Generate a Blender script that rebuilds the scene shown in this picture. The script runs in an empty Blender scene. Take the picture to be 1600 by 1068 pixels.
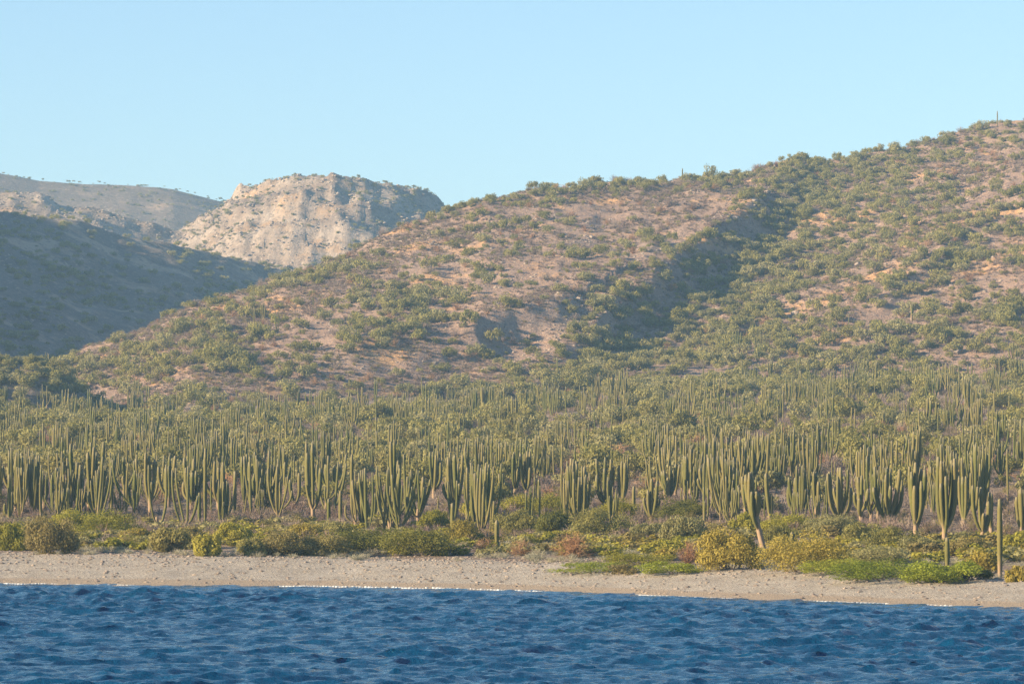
import bpy, bmesh, math, random
import numpy as np
from mathutils import Vector, Matrix

# ------------------------------------------------------------------ camera, sky, sun, exposure
F = 5500.0           # focal length in photo pixels (1600 wide)
CAMH = 6.5           # eye height on the boat
HOR = 760.0          # photo row of the horizon
SC = bpy.context.scene
COL = SC.collection
cam = bpy.data.cameras.new('camera')
cam.sensor_width = 36.0
cam.lens = F / 1600.0 * 36.0
cam.clip_start = 1.0
cam.clip_end = 20000.0
cam_o = bpy.data.objects.new('camera', cam)
COL.objects.link(cam_o)
cam_o.location = (0, 0, CAMH)
cam_o.rotation_euler = (math.radians(90) + math.atan((HOR - 534.0) / F), 0, 0)
SC.camera = cam_o

SUN_EL = math.radians(19.0)
SUN_AZ = math.radians(20.0)      # sun stands to the left (-X), a little on the camera's side
sun_from = Vector((-math.cos(SUN_EL) * math.cos(SUN_AZ), -math.cos(SUN_EL) * math.sin(SUN_AZ), math.sin(SUN_EL)))
w = bpy.data.worlds.new('World')
SC.world = w
w.use_nodes = True
wn = w.node_tree
bg = wn.nodes['Background']
sky = wn.nodes.new('ShaderNodeTexSky')
sky.sky_type = 'NISHITA'
sky.sun_disc = False
sky.sun_elevation = SUN_EL
sky.sun_rotation = math.atan2(sun_from.x, sun_from.y)
sky.altitude = 0.0
sky.air_density = 1.0
sky.dust_density = 0.3
sky.ozone_density = 2.8
wn.links.new(sky.outputs[0], bg.inputs[0])
bg.inputs[1].default_value = 0.074
sl = bpy.data.lights.new('sun', 'SUN')
sl.energy = 5.0
sl.angle = math.radians(0.5)
sl.color = (1.0, 0.77, 0.49)
so = bpy.data.objects.new('sun', sl)
COL.objects.link(so)
so.rotation_euler = (-sun_from).to_track_quat('-Z', 'Y').to_euler()
so.location = (-200, -100, 200)
SC.view_settings.view_transform = 'Standard'
SC.view_settings.look = 'None'
SC.view_settings.exposure = 1.52
SC.view_settings.gamma = 1.0
SC.render.engine = 'CYCLES'
SC.cycles.max_bounces = 6
SC.cycles.diffuse_bounces = 2
SC.cycles.glossy_bounces = 2
SC.cycles.transmission_bounces = 2
SC.cycles.transparent_max_bounces = 4
SC.cycles.volume_bounces = 0
SC.cycles.use_denoising = True
SC.cycles.denoising_prefilter = 'NONE'
SC.cycles.denoising_input_passes = 'RGB_ALBEDO_NORMAL'

rng = np.random.default_rng(11)
random.seed(11)

# ------------------------------------------------------------------ noise
_tab = np.random.default_rng(5).random((256, 256))
def vnoise(x, y):
    xi = np.floor(x).astype(int); yi = np.floor(y).astype(int)
    fx = x - xi; fy = y - yi
    fx = fx * fx * (3 - 2 * fx); fy = fy * fy * (3 - 2 * fy)
    a = _tab[xi & 255, yi & 255]; b = _tab[(xi + 1) & 255, yi & 255]
    c = _tab[xi & 255, (yi + 1) & 255]; d = _tab[(xi + 1) & 255, (yi + 1) & 255]
    return (a * (1 - fx) + b * fx) * (1 - fy) + (c * (1 - fx) + d * fx) * fy - 0.5
def fbm(x, y, o=4, g=0.5):
    s = 0; a = 1.0
    for k in range(o):
        s = s + a * vnoise(x * 2 ** k + 17.3 * k, y * 2 ** k + 9.1 * k); a *= g
    return s
def ridged(x, y, o=3):
    s = 0; a = 1.0
    for k in range(o):
        s = s + a * (0.5 - 2 * np.abs(vnoise(x * 2 ** k + 31.7 * k, y * 2 ** k + 3.3 * k))); a *= 0.5
    return s
def sstep(a, b, x):
    t = np.clip((x - a) / (b - a), 0, 1)
    return t * t * (3 - 2 * t)

# ------------------------------------------------------------------ terrain height
SH = [(-400, 911), (0, 911), (300, 914), (500, 915), (640, 918), (800, 921), (950, 926), (1100, 932), (1250, 937), (1400, 942), (1600, 949), (1750, 953)]
_shY = [CAMH * F / (y - HOR) for p, y in SH]
_shX = [(p - 800) / F * Y for (p, y), Y in zip(SH, _shY)]
def shore(X):
    return np.interp(X, [-2000] + _shX + [80, 3000], [_shY[0]] + _shY + [160, 160])
def crest_z(tab, depth_tab, px):
    y = np.interp(px, [a for a, b in tab], [b for a, b in tab])
    Yc = np.interp(px, [a for a, b in depth_tab], [b for a, b in depth_tab])
    return CAMH + (HOR - y) / F * Yc, Yc
MAIN = [(-1200, 740), (-600, 700), (-200, 640), 
        (70, 574), (200, 528), (300, 486), (400, 457), (500, 414), (600, 371), (700, 338), (760, 316), (850, 301), (950, 297), (1070, 280),
        (1150, 274), (1240, 250), (1330, 240), (1400, 230), (1460, 217), (1530, 205), (1600, 192), (2000, 110), (2600, 60), (4000, 120)]
MAIND = [(-600, 740), (0, 760), (300, 800), (700, 880), (1240, 950), (1600, 980), (2600, 1050)]
MAINF = [(-600, 735), (0, 715), (300, 640), (700, 675), (1240, 690), (1600, 670), (2600, 640)]
LEFT = [(-4000, 200), (-1500, 60), (-900, 40), (-500, 120), (-200, 250), (0, 345), (100, 353), (170, 371), (270, 387), (400, 417), (520, 440), (700, 490), (900, 600), (1200, 700)]
LEFTD = [(-2000, 1100), (-500, 1080), (0, 1140), (400, 1230), (900, 1300)]
FAR2 = [(-2000, 250), (-300, 285), (0, 302), (60, 305), (150, 318), (250, 350), (330, 392), (450, 450), (700, 560)]
FAR = [(-3000, 150), (-800, 220), (-60, 255), (0, 268), (60, 280), (130, 285), (200, 286), (270, 292), (345, 312), (420, 350), (520, 420), (900, 520), (4000, 500)]
MOUND = [(-700, 560), (-200, 566), (0, 562), (50, 567), (85, 580), (120, 604), (180, 648), (300, 690)]
def plain_z(X, Y, px):
    s = Y - shore(X)
    t = np.clip(px / 1600.0, 0, 1)
    zl = np.interp(s, [-60, 0, 17, 25, 85, 250, 430, 900, 2500], [-4, 0, 1.65, 1.8, 4.2, 12, 20.5, 42, 90])
    zr = np.interp(s, [-60, 0, 17, 25, 95, 260, 500, 900, 2500], [-4, 0, 1.08, 1.25, 3.1, 11.5, 26, 45, 95])
    return zl * (1 - t) + zr * t, s
def smax(a, b, k):
    h = np.clip(0.5 + 0.5 * (a - b) / k, 0, 1)
    return b * (1 - h) + a * h + k * h * (1 - h)
_spur = None
def seg_field(X, Y, pts):
    """distance to polyline, signed + on the right-hand (+X) side, and parameter 0..1 along it"""
    best = np.full(X.shape, 1e9); sg = np.ones(X.shape); par = np.zeros(X.shape)
    n = len(pts) - 1
    for i in range(n):
        ax, ay = pts[i]; bx, by = pts[i + 1]
        dx, dy = bx - ax, by - ay
        L2 = dx * dx + dy * dy
        t = np.clip(((X - ax) * dx + (Y - ay) * dy) / L2, 0, 1)
        ex = X - (ax + t * dx); ey = Y - (ay + t * dy)
        d = np.hypot(ex, ey)
        m = d < best
        best = np.where(m, d, best)
        cr = dx * (Y - ay) - dy * (X - ax)
        sg = np.where(m, np.where(cr > 0, -1.0, 1.0), sg)
        par = np.where(m, (i + t) / n, par)
    return best * sg, par
def main_z(X, Y, px, zp):
    zc, Yc = crest_z(MAIN, MAIND, px)
    Yf = np.interp(px, [a for a, b in MAINF], [b for a, b in MAINF])
    t = (Y - Yf) / (Yc - Yf)
    zf, _ = plain_z(X * Yf / Y, Yf, px)
    tt = np.clip(t, 0, 1)
    g = 0.72 * tt + 0.28 * tt ** 2 + 0.10 * np.sin(tt * math.pi)
    z = zf + np.maximum(zc - zf, -2.0) * g - 0.25 * np.maximum(Yf - Y, 0)
    over = np.maximum(Y - Yc, 0)
    return z - 0.30 * over * over / (over + 25.0)
def height(X, Y, want_layer=False, detail=True):
    X = np.asarray(X, float); Y = np.asarray(Y, float)
    px = 800 + F * X / Y
    zp, s = plain_z(X, Y, px)
    zp = zp + (sstep(22, 60, s) * 0.5 + sstep(150, 400, s) * 1.2) * fbm(X / 28, Y / 40, 3)
    zp = zp + sstep(0, 6, s) * (0.10 * fbm(X / 2.2, Y / 2.2, 3) + 0.22 * fbm(X / 9, Y / 6, 2) * sstep(10, 22, s))
    zm = main_z(X, Y, px, zp)
    hn = fbm(X / 55, Y / 55, 4)
    inh = sstep(0, 14, zm - zp)
    if detail and _spur is not None:
        for pts, amp, wid in _spur:
            d, par = seg_field(X, Y, pts)
            env = amp * np.sin(np.clip(par, 0.02, 0.98) * math.pi) ** 0.5 * np.clip(1.0 + 0.6 * fbm(X / 20 + 6, Y / 26, 3), 0.5, 1.5)
            wob = d + 5.5 * fbm(X / 15, Y / 15, 4)
            right = -(sstep(0, wid * 0.55, wob) - sstep(wid * 0.55, wid * 3.6, wob))
            left = 0.28 * sstep(-30, 0, wob) * (1 - sstep(0, 4, wob))
            ends = sstep(60, 25, np.abs(d)) if False else 1.0
            zm = zm + inh * env * (right + left) * ends
    zm = zm + inh * (2.2 * hn + 1.5 * ridged(X / 38 + 5, Y / 60, 3) + 0.9 * ridged(X / 13, Y / 22 + 4, 3) + 0.75 * fbm(X / 4.5, Y / 4.5, 3))
    z = smax(zm, zp, 2.5)
    lay = np.where(zm > zp + 0.5, 1, 0)
    # left hill
    zc, Yc = crest_z(LEFT, LEFTD, px)
    up = np.minimum(Y - Yc, 0); over = np.maximum(Y - Yc, 0)
    zl = zc + 0.24 * up - 0.25 * over * over / (over + 30) + 3.2 * fbm(X / 70 + 3, Y / 70, 4) + 3.4 * ridged(X / 45, Y / 110 + 7, 4) + 1.3 * fbm(X / 8, Y / 8, 3)
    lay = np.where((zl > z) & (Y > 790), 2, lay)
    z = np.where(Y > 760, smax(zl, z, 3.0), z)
    # rocky shoulder and far hill
    zc = CAMH + (HOR - np.interp(px, *zip(*FAR2))) / F * 1500
    up = np.minimum(Y - 1500, 0); over = np.maximum(Y - 1500, 0)
    z2 = zc + 0.36 * up - 0.2 * over + 5 * ridged(X / 30, Y / 50, 4) + 2 * fbm(X / 12, Y / 12, 3) - 2
    lay = np.where((z2 > z) & (Y > 1200), 3, lay)
    z = np.where(Y > 1100, smax(z2, z, 3.0), z)
    zc = CAMH + (HOR - np.interp(px, *zip(*FAR))) / F * 1900
    up = np.minimum(Y - 1900, 0); over = np.maximum(Y - 1900, 0)
    z3 = zc + 0.33 * up - 0.2 * over + 4 * ridged(X / 80, Y / 120, 3) * sstep(0, -60, up) + 1.5 * fbm(X / 25, Y / 25, 3)
    lay = np.where((z3 > z) & (Y > 1400), 4, lay)
    z = np.where(Y > 1400, smax(z3, z, 3.0), z)
    # pale mesa
    mx, my = -76.0, 1500.0
    ex = (X - mx) * 0.85 + (Y - my) * 0.52; ey = -(X - mx) * 0.52 + (Y - my) * 0.85
    r = np.hypot(ex / 62.0, ey / 75.0) + 0.16 * fbm(X / 24, Y / 24, 4)
    top = 137.5 - 2.2 * ((X - mx + 8) / 30.0) ** 2
    prof = np.interp(r, [0, 0.5, 0.64, 0.72, 0.98, 1.04, 1.6, 2.6], [0, 1.8, 3.2, 9.0, 15, 20, 42, 75])
    z4 = top - prof + 1.8 * ridged(X / 19 + 2, Y / 19, 5) * sstep(0.3, 0.8, r) + 4.6 * fbm(X / 12, Y / 12, 5, 0.6) * sstep(0.2, 0.7, r) + 1.0 * fbm(X / 4, Y / 4, 3)
    lay = np.where((z4 > z) & (Y > 1200), 5, lay)
    z = np.where(Y > 1150, smax(z4, z, 2.0), z)
    # low knoll at the foot of the left side
    zc = CAMH + (HOR - np.interp(px, *zip(*MOUND))) / F * 655
    up = np.minimum(Y - 655, 0); over = np.maximum(Y - 655, 0)
    z5 = zc + 0.5 * up - 0.3 * over + 1.2 * fbm(X / 10, Y / 10, 3)
    lay = np.where((z5 > z) & (Y < 760), 6, lay)
    z = np.where(Y < 800, smax(z5, z, 1.5), z)
    if want_layer:
        return z, lay, s
    return z
def ground(x, y):
    return float(height(np.array([x]), np.array([y]))[0])
_Ys = np.concatenate([np.arange(185, 420, 0.5), np.arange(420, 1250, 1.5), np.arange(1250, 2000, 5.0)])
def hit(px, py, y0=185.0):
    """first ground point along the line of sight through a spot of the view"""
    Y = _Ys[_Ys >= y0]
    X = (px - 800) / F * Y
    k = np.nonzero(height(X, Y) >= CAMH + (HOR - py) / F * Y)[0]
    i = k[0] if len(k) else len(Y) - 1
    return float(X[i]), float(Y[i]), ground(X[i], Y[i])
# rocky spurs on the main hill, laid along the smooth hill face
def face_pts(lst):
    out = []
    for p, y in lst:
        Y = np.arange(660, 985, 1.0); X = (p - 800) / F * Y
        zp, s = plain_z(X, Y, np.full(Y.shape, float(p)))
        z = main_z(X, Y, np.full(Y.shape, float(p)), zp)
        k = np.nonzero(z >= CAMH + (HOR - y) / F * Y)[0]
        i = k[0] if len(k) else len(Y) - 1
        out.append((float(X[i]), float(Y[i])))
    return out
_spur = [(face_pts([(780, 572), (860, 540), (930, 497), (1000, 447), (1060, 408), (1120, 372), (1170, 330), (1205, 292), (1245, 254)]), 5.4, 19.0),
         (face_pts([(470, 606), (560, 585), (640, 562), (730, 536), (820, 508), (900, 470)]), 4.0, 15.0),
         (face_pts([(1280, 520), (1370, 470), (1440, 420), (1500, 370), (1560, 300)]), 1.6, 9.0)]

# ------------------------------------------------------------------ material helpers
def newmat(name):
    m = bpy.data.materials.new(name); m.use_nodes = True
    nt = m.node_tree; b = nt.nodes['Principled BSDF']
    b.inputs['Roughness'].default_value = 0.9
    b.inputs['Specular IOR Level'].default_value = 0.15
    return m, nt, b
def N(nt, t, **kw):
    n = nt.nodes.new(t)
    for k, v in kw.items():
        if k in n.inputs.keys() if isinstance(k, str) else False: n.inputs[k].default_value = v
        else: setattr(n, k, v)
    return n
def noise_node(nt, scale, detail=4, rough=0.6, vec=None):
    n = nt.nodes.new('ShaderNodeTexNoise'); n.inputs['Scale'].default_value = scale
    n.inputs['Detail'].default_value = detail; n.inputs['Roughness'].default_value = rough
    if vec is not None: nt.links.new(vec, n.inputs['Vector'])
    return n.outputs['Fac']
def ramp(nt, fac, stops):
    r = nt.nodes.new('ShaderNodeValToRGB'); e = r.color_ramp.elements
    while len(e) < len(stops): e.new(0.5)
    for i, (p, c) in enumerate(stops):
        e[i].position = p; e[i].color = (*c, 1) if len(c) == 3 else c
    nt.links.new(fac, r.inputs[0]); return r.outputs[0]
def mix(nt, fac, a, b, mode='MIX'):
    m = nt.nodes.new('ShaderNodeMix'); m.data_type = 'RGBA'; m.blend_type = mode
    for sock, v in ((m.inputs[0], fac), (m.inputs[6], a), (m.inputs[7], b)):
        if hasattr(v, 'is_linked'): nt.links.new(v, sock)
        elif isinstance(v, (int, float)): sock.default_value = v
        else: sock.default_value = (*v, 1)
    return m.outputs[2]
def math_node(nt, op, a, b=0.0):
    m = nt.nodes.new('ShaderNodeMath'); m.operation = op
    for sock, v in ((m.inputs[0], a), (m.inputs[1], b)):
        if hasattr(v, 'is_linked'): nt.links.new(v, sock)
        else: sock.default_value = v
    return m.outputs[0]
def bump(nt, b, h, strength, dist):
    n = nt.nodes.new('ShaderNodeBump'); n.inputs['Strength'].default_value = strength; n.inputs['Distance'].default_value = dist
    nt.links.new(h, n.inputs['Height']); nt.links.new(n.outputs[0], b.inputs['Normal'])
def pos(nt):
    return nt.nodes.new('ShaderNodeNewGeometry').outputs['Position']

def soil_mat(name, stops_big, speck_dark, speck_pale, patch, patch_lo, patch_hi, rock_scale=0.9):
    m, nt, b = newmat(name); p = pos(nt)
    big = ramp(nt, noise_node(nt, 0.035, 5, 0.6, p), stops_big)
    pf = ramp(nt, noise_node(nt, 0.045, 4, 0.62, p), [(patch_lo, (0, 0, 0)), (patch_hi, (1, 1, 1))])
    c = mix(nt, pf, big, patch)
    sp = noise_node(nt, rock_scale, 3, 0.7, p)
    c = mix(nt, ramp(nt, sp, [(0.36, (0.75,) * 3), (0.47, (0, 0, 0))]), c, speck_dark)
    sp2 = noise_node(nt, rock_scale * 1.7, 3, 0.7, p)
    c = mix(nt, ramp(nt, sp2, [(0.58, (0, 0, 0)), (0.68, (0.8,) * 3)]), c, speck_pale)
    nt.links.new(c, b.inputs['Base Color'])
    bump(nt, b, noise_node(nt, rock_scale * 1.2, 6, 0.7, p), 0.9, 0.8)
    return m
M_HILL = soil_mat('hill_soil', [(0.35, (0.27, 0.185, 0.14)), (0.55, (0.34, 0.235, 0.175)), (0.7, (0.30, 0.22, 0.175))],
                  (0.15, 0.115, 0.10), (0.46, 0.37, 0.30), (0.52, 0.31, 0.15), 0.55, 0.64)
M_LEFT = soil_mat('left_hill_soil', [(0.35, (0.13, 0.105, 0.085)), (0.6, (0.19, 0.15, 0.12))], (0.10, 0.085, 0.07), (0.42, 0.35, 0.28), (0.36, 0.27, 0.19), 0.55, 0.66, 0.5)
M_ROCKY = soil_mat('pale_rock', [(0.35, (0.18, 0.135, 0.105)), (0.5, (0.26, 0.205, 0.16)), (0.65, (0.34, 0.28, 0.225))], (0.12, 0.10, 0.08), (0.46, 0.39, 0.32), (0.31, 0.21, 0.125), 0.52, 0.64, 0.45)
M_FAR = soil_mat('far_hill_soil', [(0.35, (0.14, 0.11, 0.085)), (0.6, (0.20, 0.155, 0.12))], (0.11, 0.10, 0.075), (0.40, 0.33, 0.27), (0.33, 0.24, 0.17), 0.55, 0.68, 0.3)
M_PLAIN = soil_mat('plain_soil', [(0.35, (0.24, 0.185, 0.145)), (0.6, (0.33, 0.26, 0.205))], (0.16, 0.13, 0.11), (0.42, 0.36, 0.29), (0.34, 0.25, 0.17), 0.56, 0.66, 2.2)
def beach_mat():
    m, nt, b = newmat('beach_gravel'); p = pos(nt)
    c = ramp(nt, noise_node(nt, 0.5, 5, 0.65, p), [(0.35, (0.31, 0.275, 0.225)), (0.65, (0.41, 0.37, 0.31))])
    c = mix(nt, ramp(nt, noise_node(nt, 5.0, 3, 0.75, p), [(0.38, (0.85,) * 3), (0.47, (0, 0, 0))]), c, (0.20, 0.17, 0.145))
    c = mix(nt, ramp(nt, noise_node(nt, 7.0, 2, 0.7, p), [(0.60, (0, 0, 0)), (0.68, (0.9,) * 3)]), c, (0.62, 0.58, 0.52))
    at = nt.nodes.new('ShaderNodeAttribute'); at.attribute_name = 'wet'
    wob = math_node(nt, 'ADD', at.outputs['Fac'], math_node(nt, 'MULTIPLY', math_node(nt, 'SUBTRACT', noise_node(nt, 0.35, 4, 0.6, p), 0.5), 0.35))
    wf = ramp(nt, wob, [(0.35, (0, 0, 0)), (0.60, (1, 1, 1))])
    wetc = mix(nt, noise_node(nt, 3.0, 3, 0.7, p), (0.25, 0.20, 0.15), (0.40, 0.33, 0.25))
    c = mix(nt, wf, c, wetc)
    nt.links.new(c, b.inputs['Base Color'])
    bump(nt, b, noise_node(nt, 4.0, 5, 0.75, p), 1.0, 0.18)
    return m
M_BEACH = beach_mat()

def leaf_mat(name, c1, c2, c3, trans=0.40):
    m, nt, b = newmat(name)
    oi = nt.nodes.new('ShaderNodeObjectInfo')
    tc = nt.nodes.new('ShaderNodeTexCoord')
    f = math_node(nt, 'ADD', math_node(nt, 'MULTIPLY', oi.outputs['Random'], 0.55), math_node(nt, 'MULTIPLY', noise_node(nt, 1.3, 3, 0.6, tc.outputs['Object']), 0.5))
    c = ramp(nt, f, [(0.25, c1), (0.5, c2), (0.8, c3)])
    nt.links.new(c, b.inputs['Base Color']); b.inputs['Roughness'].default_value = 0.65
    tr = nt.nodes.new('ShaderNodeBsdfTranslucent'); nt.links.new(c, tr.inputs[0])
    ms = nt.nodes.new('ShaderNodeMixShader'); ms.inputs[0].default_value = trans
    out = nt.nodes['Material Output']
    nt.links.new(b.outputs[0], ms.inputs[1]); nt.links.new(tr.outputs[0], ms.inputs[2]); nt.links.new(ms.outputs[0], out.inputs[0])
    return m
LM = {
 'olive': leaf_mat('olive_leaves', (0.20, 0.19, 0.055), (0.27, 0.25, 0.078), (0.33, 0.30, 0.105)),
 'sage': leaf_mat('sage_leaves', (0.22, 0.21, 0.085), (0.29, 0.27, 0.115), (0.34, 0.31, 0.145)),
 'yellow': leaf_mat('yellow_green_leaves', (0.22, 0.215, 0.03), (0.31, 0.29, 0.042), (0.37, 0.33, 0.06)),
 'straw': leaf_mat('straw_green_leaves', (0.21, 0.19, 0.06), (0.26, 0.235, 0.08), (0.30, 0.27, 0.11)),
 'gold': leaf_mat('golden_leaves', (0.24, 0.20, 0.04), (0.32, 0.26, 0.05), (0.37, 0.30, 0.065)),
 'dark': leaf_mat('dark_green_leaves', (0.09, 0.10, 0.025), (0.14, 0.145, 0.03), (0.21, 0.20, 0.04)),
 'bright': leaf_mat('bright_green_leaves', (0.18, 0.22, 0.025), (0.27, 0.31, 0.035), (0.34, 0.35, 0.05)),
 'brown': leaf_mat('brown_leaves', (0.17, 0.14, 0.06), (0.24, 0.20, 0.075), (0.28, 0.25, 0.08)),
 'rust': leaf_mat('rusty_twigs', (0.24, 0.13, 0.07), (0.30, 0.17, 0.09), (0.33, 0.21, 0.12), 0.1),
 'grey': leaf_mat('grey_twigs', (0.19, 0.15, 0.125), (0.25, 0.20, 0.165), (0.30, 0.235, 0.18), 0.1),
 'mauve': leaf_mat('mauve_twigs', (0.16, 0.115, 0.10), (0.22, 0.16, 0.135), (0.27, 0.20, 0.155), 0.1),
 'pale': leaf_mat('pale_grass', (0.30, 0.29, 0.20), (0.37, 0.35, 0.25), (0.42, 0.38, 0.26), 0.2),
}
def wood_mat():
    m, nt, b = newmat('shrub_wood'); p = nt.nodes.new('ShaderNodeTexCoord').outputs['Object']
    nt.links.new(ramp(nt, noise_node(nt, 6, 4, 0.6, p), [(0.3, (0.10, 0.08, 0.06)), (0.7, (0.22, 0.18, 0.14))]), b.inputs['Base Color'])
    return m
M_WOOD = wood_mat()
def rock_mat():
    m, nt, b = newmat('rock'); p = nt.nodes.new('ShaderNodeTexCoord').outputs['Object']
    oi = nt.nodes.new('ShaderNodeObjectInfo')
    base = ramp(nt, oi.outputs['Random'], [(0.0, (0.22, 0.18, 0.155)), (0.5, (0.34, 0.28, 0.23)), (1.0, (0.48, 0.40, 0.32))])
    nt.links.new(mix(nt, noise_node(nt, 3, 4, 0.7, p), base, (0.20, 0.165, 0.14)), b.inputs['Base Color'])
    bump(nt, b, noise_node(nt, 5, 4, 0.7, p), 0.6, 0.1)
    return m
M_ROCK = rock_mat()
def cactus_mat():
    m, nt, b = newmat('cactus_skin')
    at = nt.nodes.new('ShaderNodeAttribute'); at.attribute_name = 'age'
    tc = nt.nodes.new('ShaderNodeTexCoord'); oi = nt.nodes.new('ShaderNodeObjectInfo')
    nz = noise_node(nt, 2.2, 4, 0.65, tc.outputs['Object'])
    green = mix(nt, nz, (0.042, 0.060, 0.017), (0.125, 0.122, 0.028))
    green = mix(nt, math_node(nt, 'MULTIPLY', oi.outputs['Random'], 0.45), green, (0.25, 0.19, 0.085))
    f = math_node(nt, 'ADD', at.outputs['Fac'], math_node(nt, 'MULTIPLY', math_node(nt, 'SUBTRACT', nz, 0.5), 0.35))
    cork = mix(nt, nz, (0.20, 0.14, 0.09), (0.34, 0.25, 0.165))
    c = mix(nt, ramp(nt, f, [(0.10, (1, 1, 1)), (0.34, (0, 0, 0))]), green, cork)
    c = mix(nt, ramp(nt, f, [(0.88, (0, 0, 0)), (1.0, (0.55,) * 3)]), c, (0.24, 0.21, 0.15))
    nt.links.new(c, b.inputs['Base Color']); b.inputs['Roughness'].default_value = 0.7
    return m
M_CACT = cactus_mat()

# ------------------------------------------------------------------ mesh helpers
def mesh_from(name, v, f, mat, smooth=False):
    me = bpy.data.meshes.new(name)
    v = np.asarray(v, np.float32); f = np.asarray(f, np.int32)
    k = f.shape[1]
    me.vertices.add(len(v)); me.vertices.foreach_set('co', v.ravel())
    me.loops.add(f.size); me.loops.foreach_set('vertex_index', f.ravel())
    me.polygons.add(len(f)); me.polygons.foreach_set('loop_start', np.arange(0, f.size, k, dtype=np.int32))
    if smooth: me.polygons.foreach_set('use_smooth', np.ones(len(f), bool))
    me.update(calc_edges=True); me.validate()
    if mat: me.materials.append(mat)
    return me
def link(name, me, parent=None, loc=None, rz=0.0, sc=None):
    o = bpy.data.objects.new(name, me); COL.objects.link(o)
    if parent: o.parent = parent
    if loc: o.location = loc
    if rz: o.rotation_euler[2] = rz
    if sc is not None: o.scale = sc if hasattr(sc, '__len__') else (sc, sc, sc)
    return o
def tag(o, label, cat, group=None):
    o['label'] = label; o['category'] = cat
    if group: o['group'] = group
    return o
def sweep(path, rad, sides, age0, age1, ribs=False, tip=True):
    """tube along a path with a rounded tip; returns verts, quads, age"""
    path = [Vector(p) for p in path]; V = []; Fc = []; A = []
    n = len(path)
    for i, p in enumerate(path):
        t = (path[min(i + 1, n - 1)] - path[max(i - 1, 0)]).normalized()
        u = t.cross(Vector((0, 1, 0.01)))
        u = u.normalized() if u.length > 1e-3 else Vector((1, 0, 0))
        v = t.cross(u).normalized()
        for k in range(sides):
            a = 2 * math.pi * k / sides
            r = rad[i] * ((1.06 if k % 2 == 0 else 0.80) if ribs else 1.0)
            V.append(p + (u * math.cos(a) + v * math.sin(a)) * r)
            A.append(age0 + (age1 - age0) * i / (n - 1))
    for i in range(n - 1):
        for k in range(sides):
            a = i * sides + k; b2 = i * sides + (k + 1) % sides
            Fc.append((a, b2, b2 + sides, a + sides))
    if tip:
        V.append(path[-1] + (path[-1] - path[-2]).normalized() * rad[-1] * 0.5); A.append(age1)
        c = len(V) - 1; o = (n - 1) * sides
        for k in range(sides):
            Fc.append((o + k, o + (k + 1) % sides, c, c))
    return V, Fc, A
def quad_tri_mesh(name, V, Fc, A, mat):
    me = bpy.data.meshes.new(name)
    me.from_pydata([tuple(v) for v in V], [], [tuple(dict.fromkeys(f)) for f in Fc])
    if A is not None:
        at = me.attributes.new('age', 'FLOAT', 'POINT'); at.data.foreach_set('value', np.asarray(A, np.float32))
    me.polygons.foreach_set('use_smooth', np.ones(len(me.polygons), bool))
    me.materials.append(mat); me.update(); return me

# ------------------------------------------------------------------ terrain meshes
cols = np.concatenate([np.arange(-4000, -1200, 200), np.arange(-1200, -160, 30), np.arange(-160, 1764, 4), np.arange(1764, 2800, 40), np.arange(2800, 5600, 200)])
rows = np.concatenate([np.arange(120, 180, 10), np.arange(180, 262, 0.75), np.arange(262, 660, 2.4), np.arange(660, 1000, 1.7), np.arange(1000, 1640, 4.5), np.arange(1640, 2050, 8), np.arange(2050, 3400, 75)])
PX, YY = np.meshgrid(cols.astype(float), rows.astype(float))
XX = (PX - 800) / F * YY
ZZ, LAY, SS = height(XX, YY, True)
nr, nc = YY.shape
vid = np.arange(nr * nc).reshape(nr, nc)
quads = np.stack([vid[:-1, :-1], vid[:-1, 1:], vid[1:, 1:], vid[1:, :-1]], -1).reshape(-1, 4)
flay = LAY[:-1, :-1].ravel(); fs = SS[:-1, :-1].ravel(); fY = YY[:-1, :-1].ravel()
allv = np.stack([XX, YY, ZZ], -1).reshape(-1, 3)
wet = (1 - sstep(0.5, 6.0, SS)).ravel()
beach_edge = 21 + 6 * vnoise(XX / 7, YY / 90).ravel()[quads[:, 0]]
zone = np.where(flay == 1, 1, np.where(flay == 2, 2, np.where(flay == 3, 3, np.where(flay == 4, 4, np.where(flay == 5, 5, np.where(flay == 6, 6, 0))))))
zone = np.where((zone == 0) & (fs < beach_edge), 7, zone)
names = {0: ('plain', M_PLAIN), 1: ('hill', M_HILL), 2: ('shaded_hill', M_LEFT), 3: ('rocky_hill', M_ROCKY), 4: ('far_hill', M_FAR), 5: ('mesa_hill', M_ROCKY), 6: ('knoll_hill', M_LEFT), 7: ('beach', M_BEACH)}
for zid, (nm, mt) in names.items():
    q = quads[zone == zid]
    if not len(q): continue
    used, inv = np.unique(q, return_inverse=True)
    me = mesh_from(nm, allv[used], inv.reshape(-1, 4), mt, True)
    if zid == 7:
        at = me.attributes.new('wet', 'FLOAT', 'POINT'); at.data.foreach_set('value', wet[used].astype(np.float32))
    o = link(nm, me); o['kind'] = 'structure'

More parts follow.
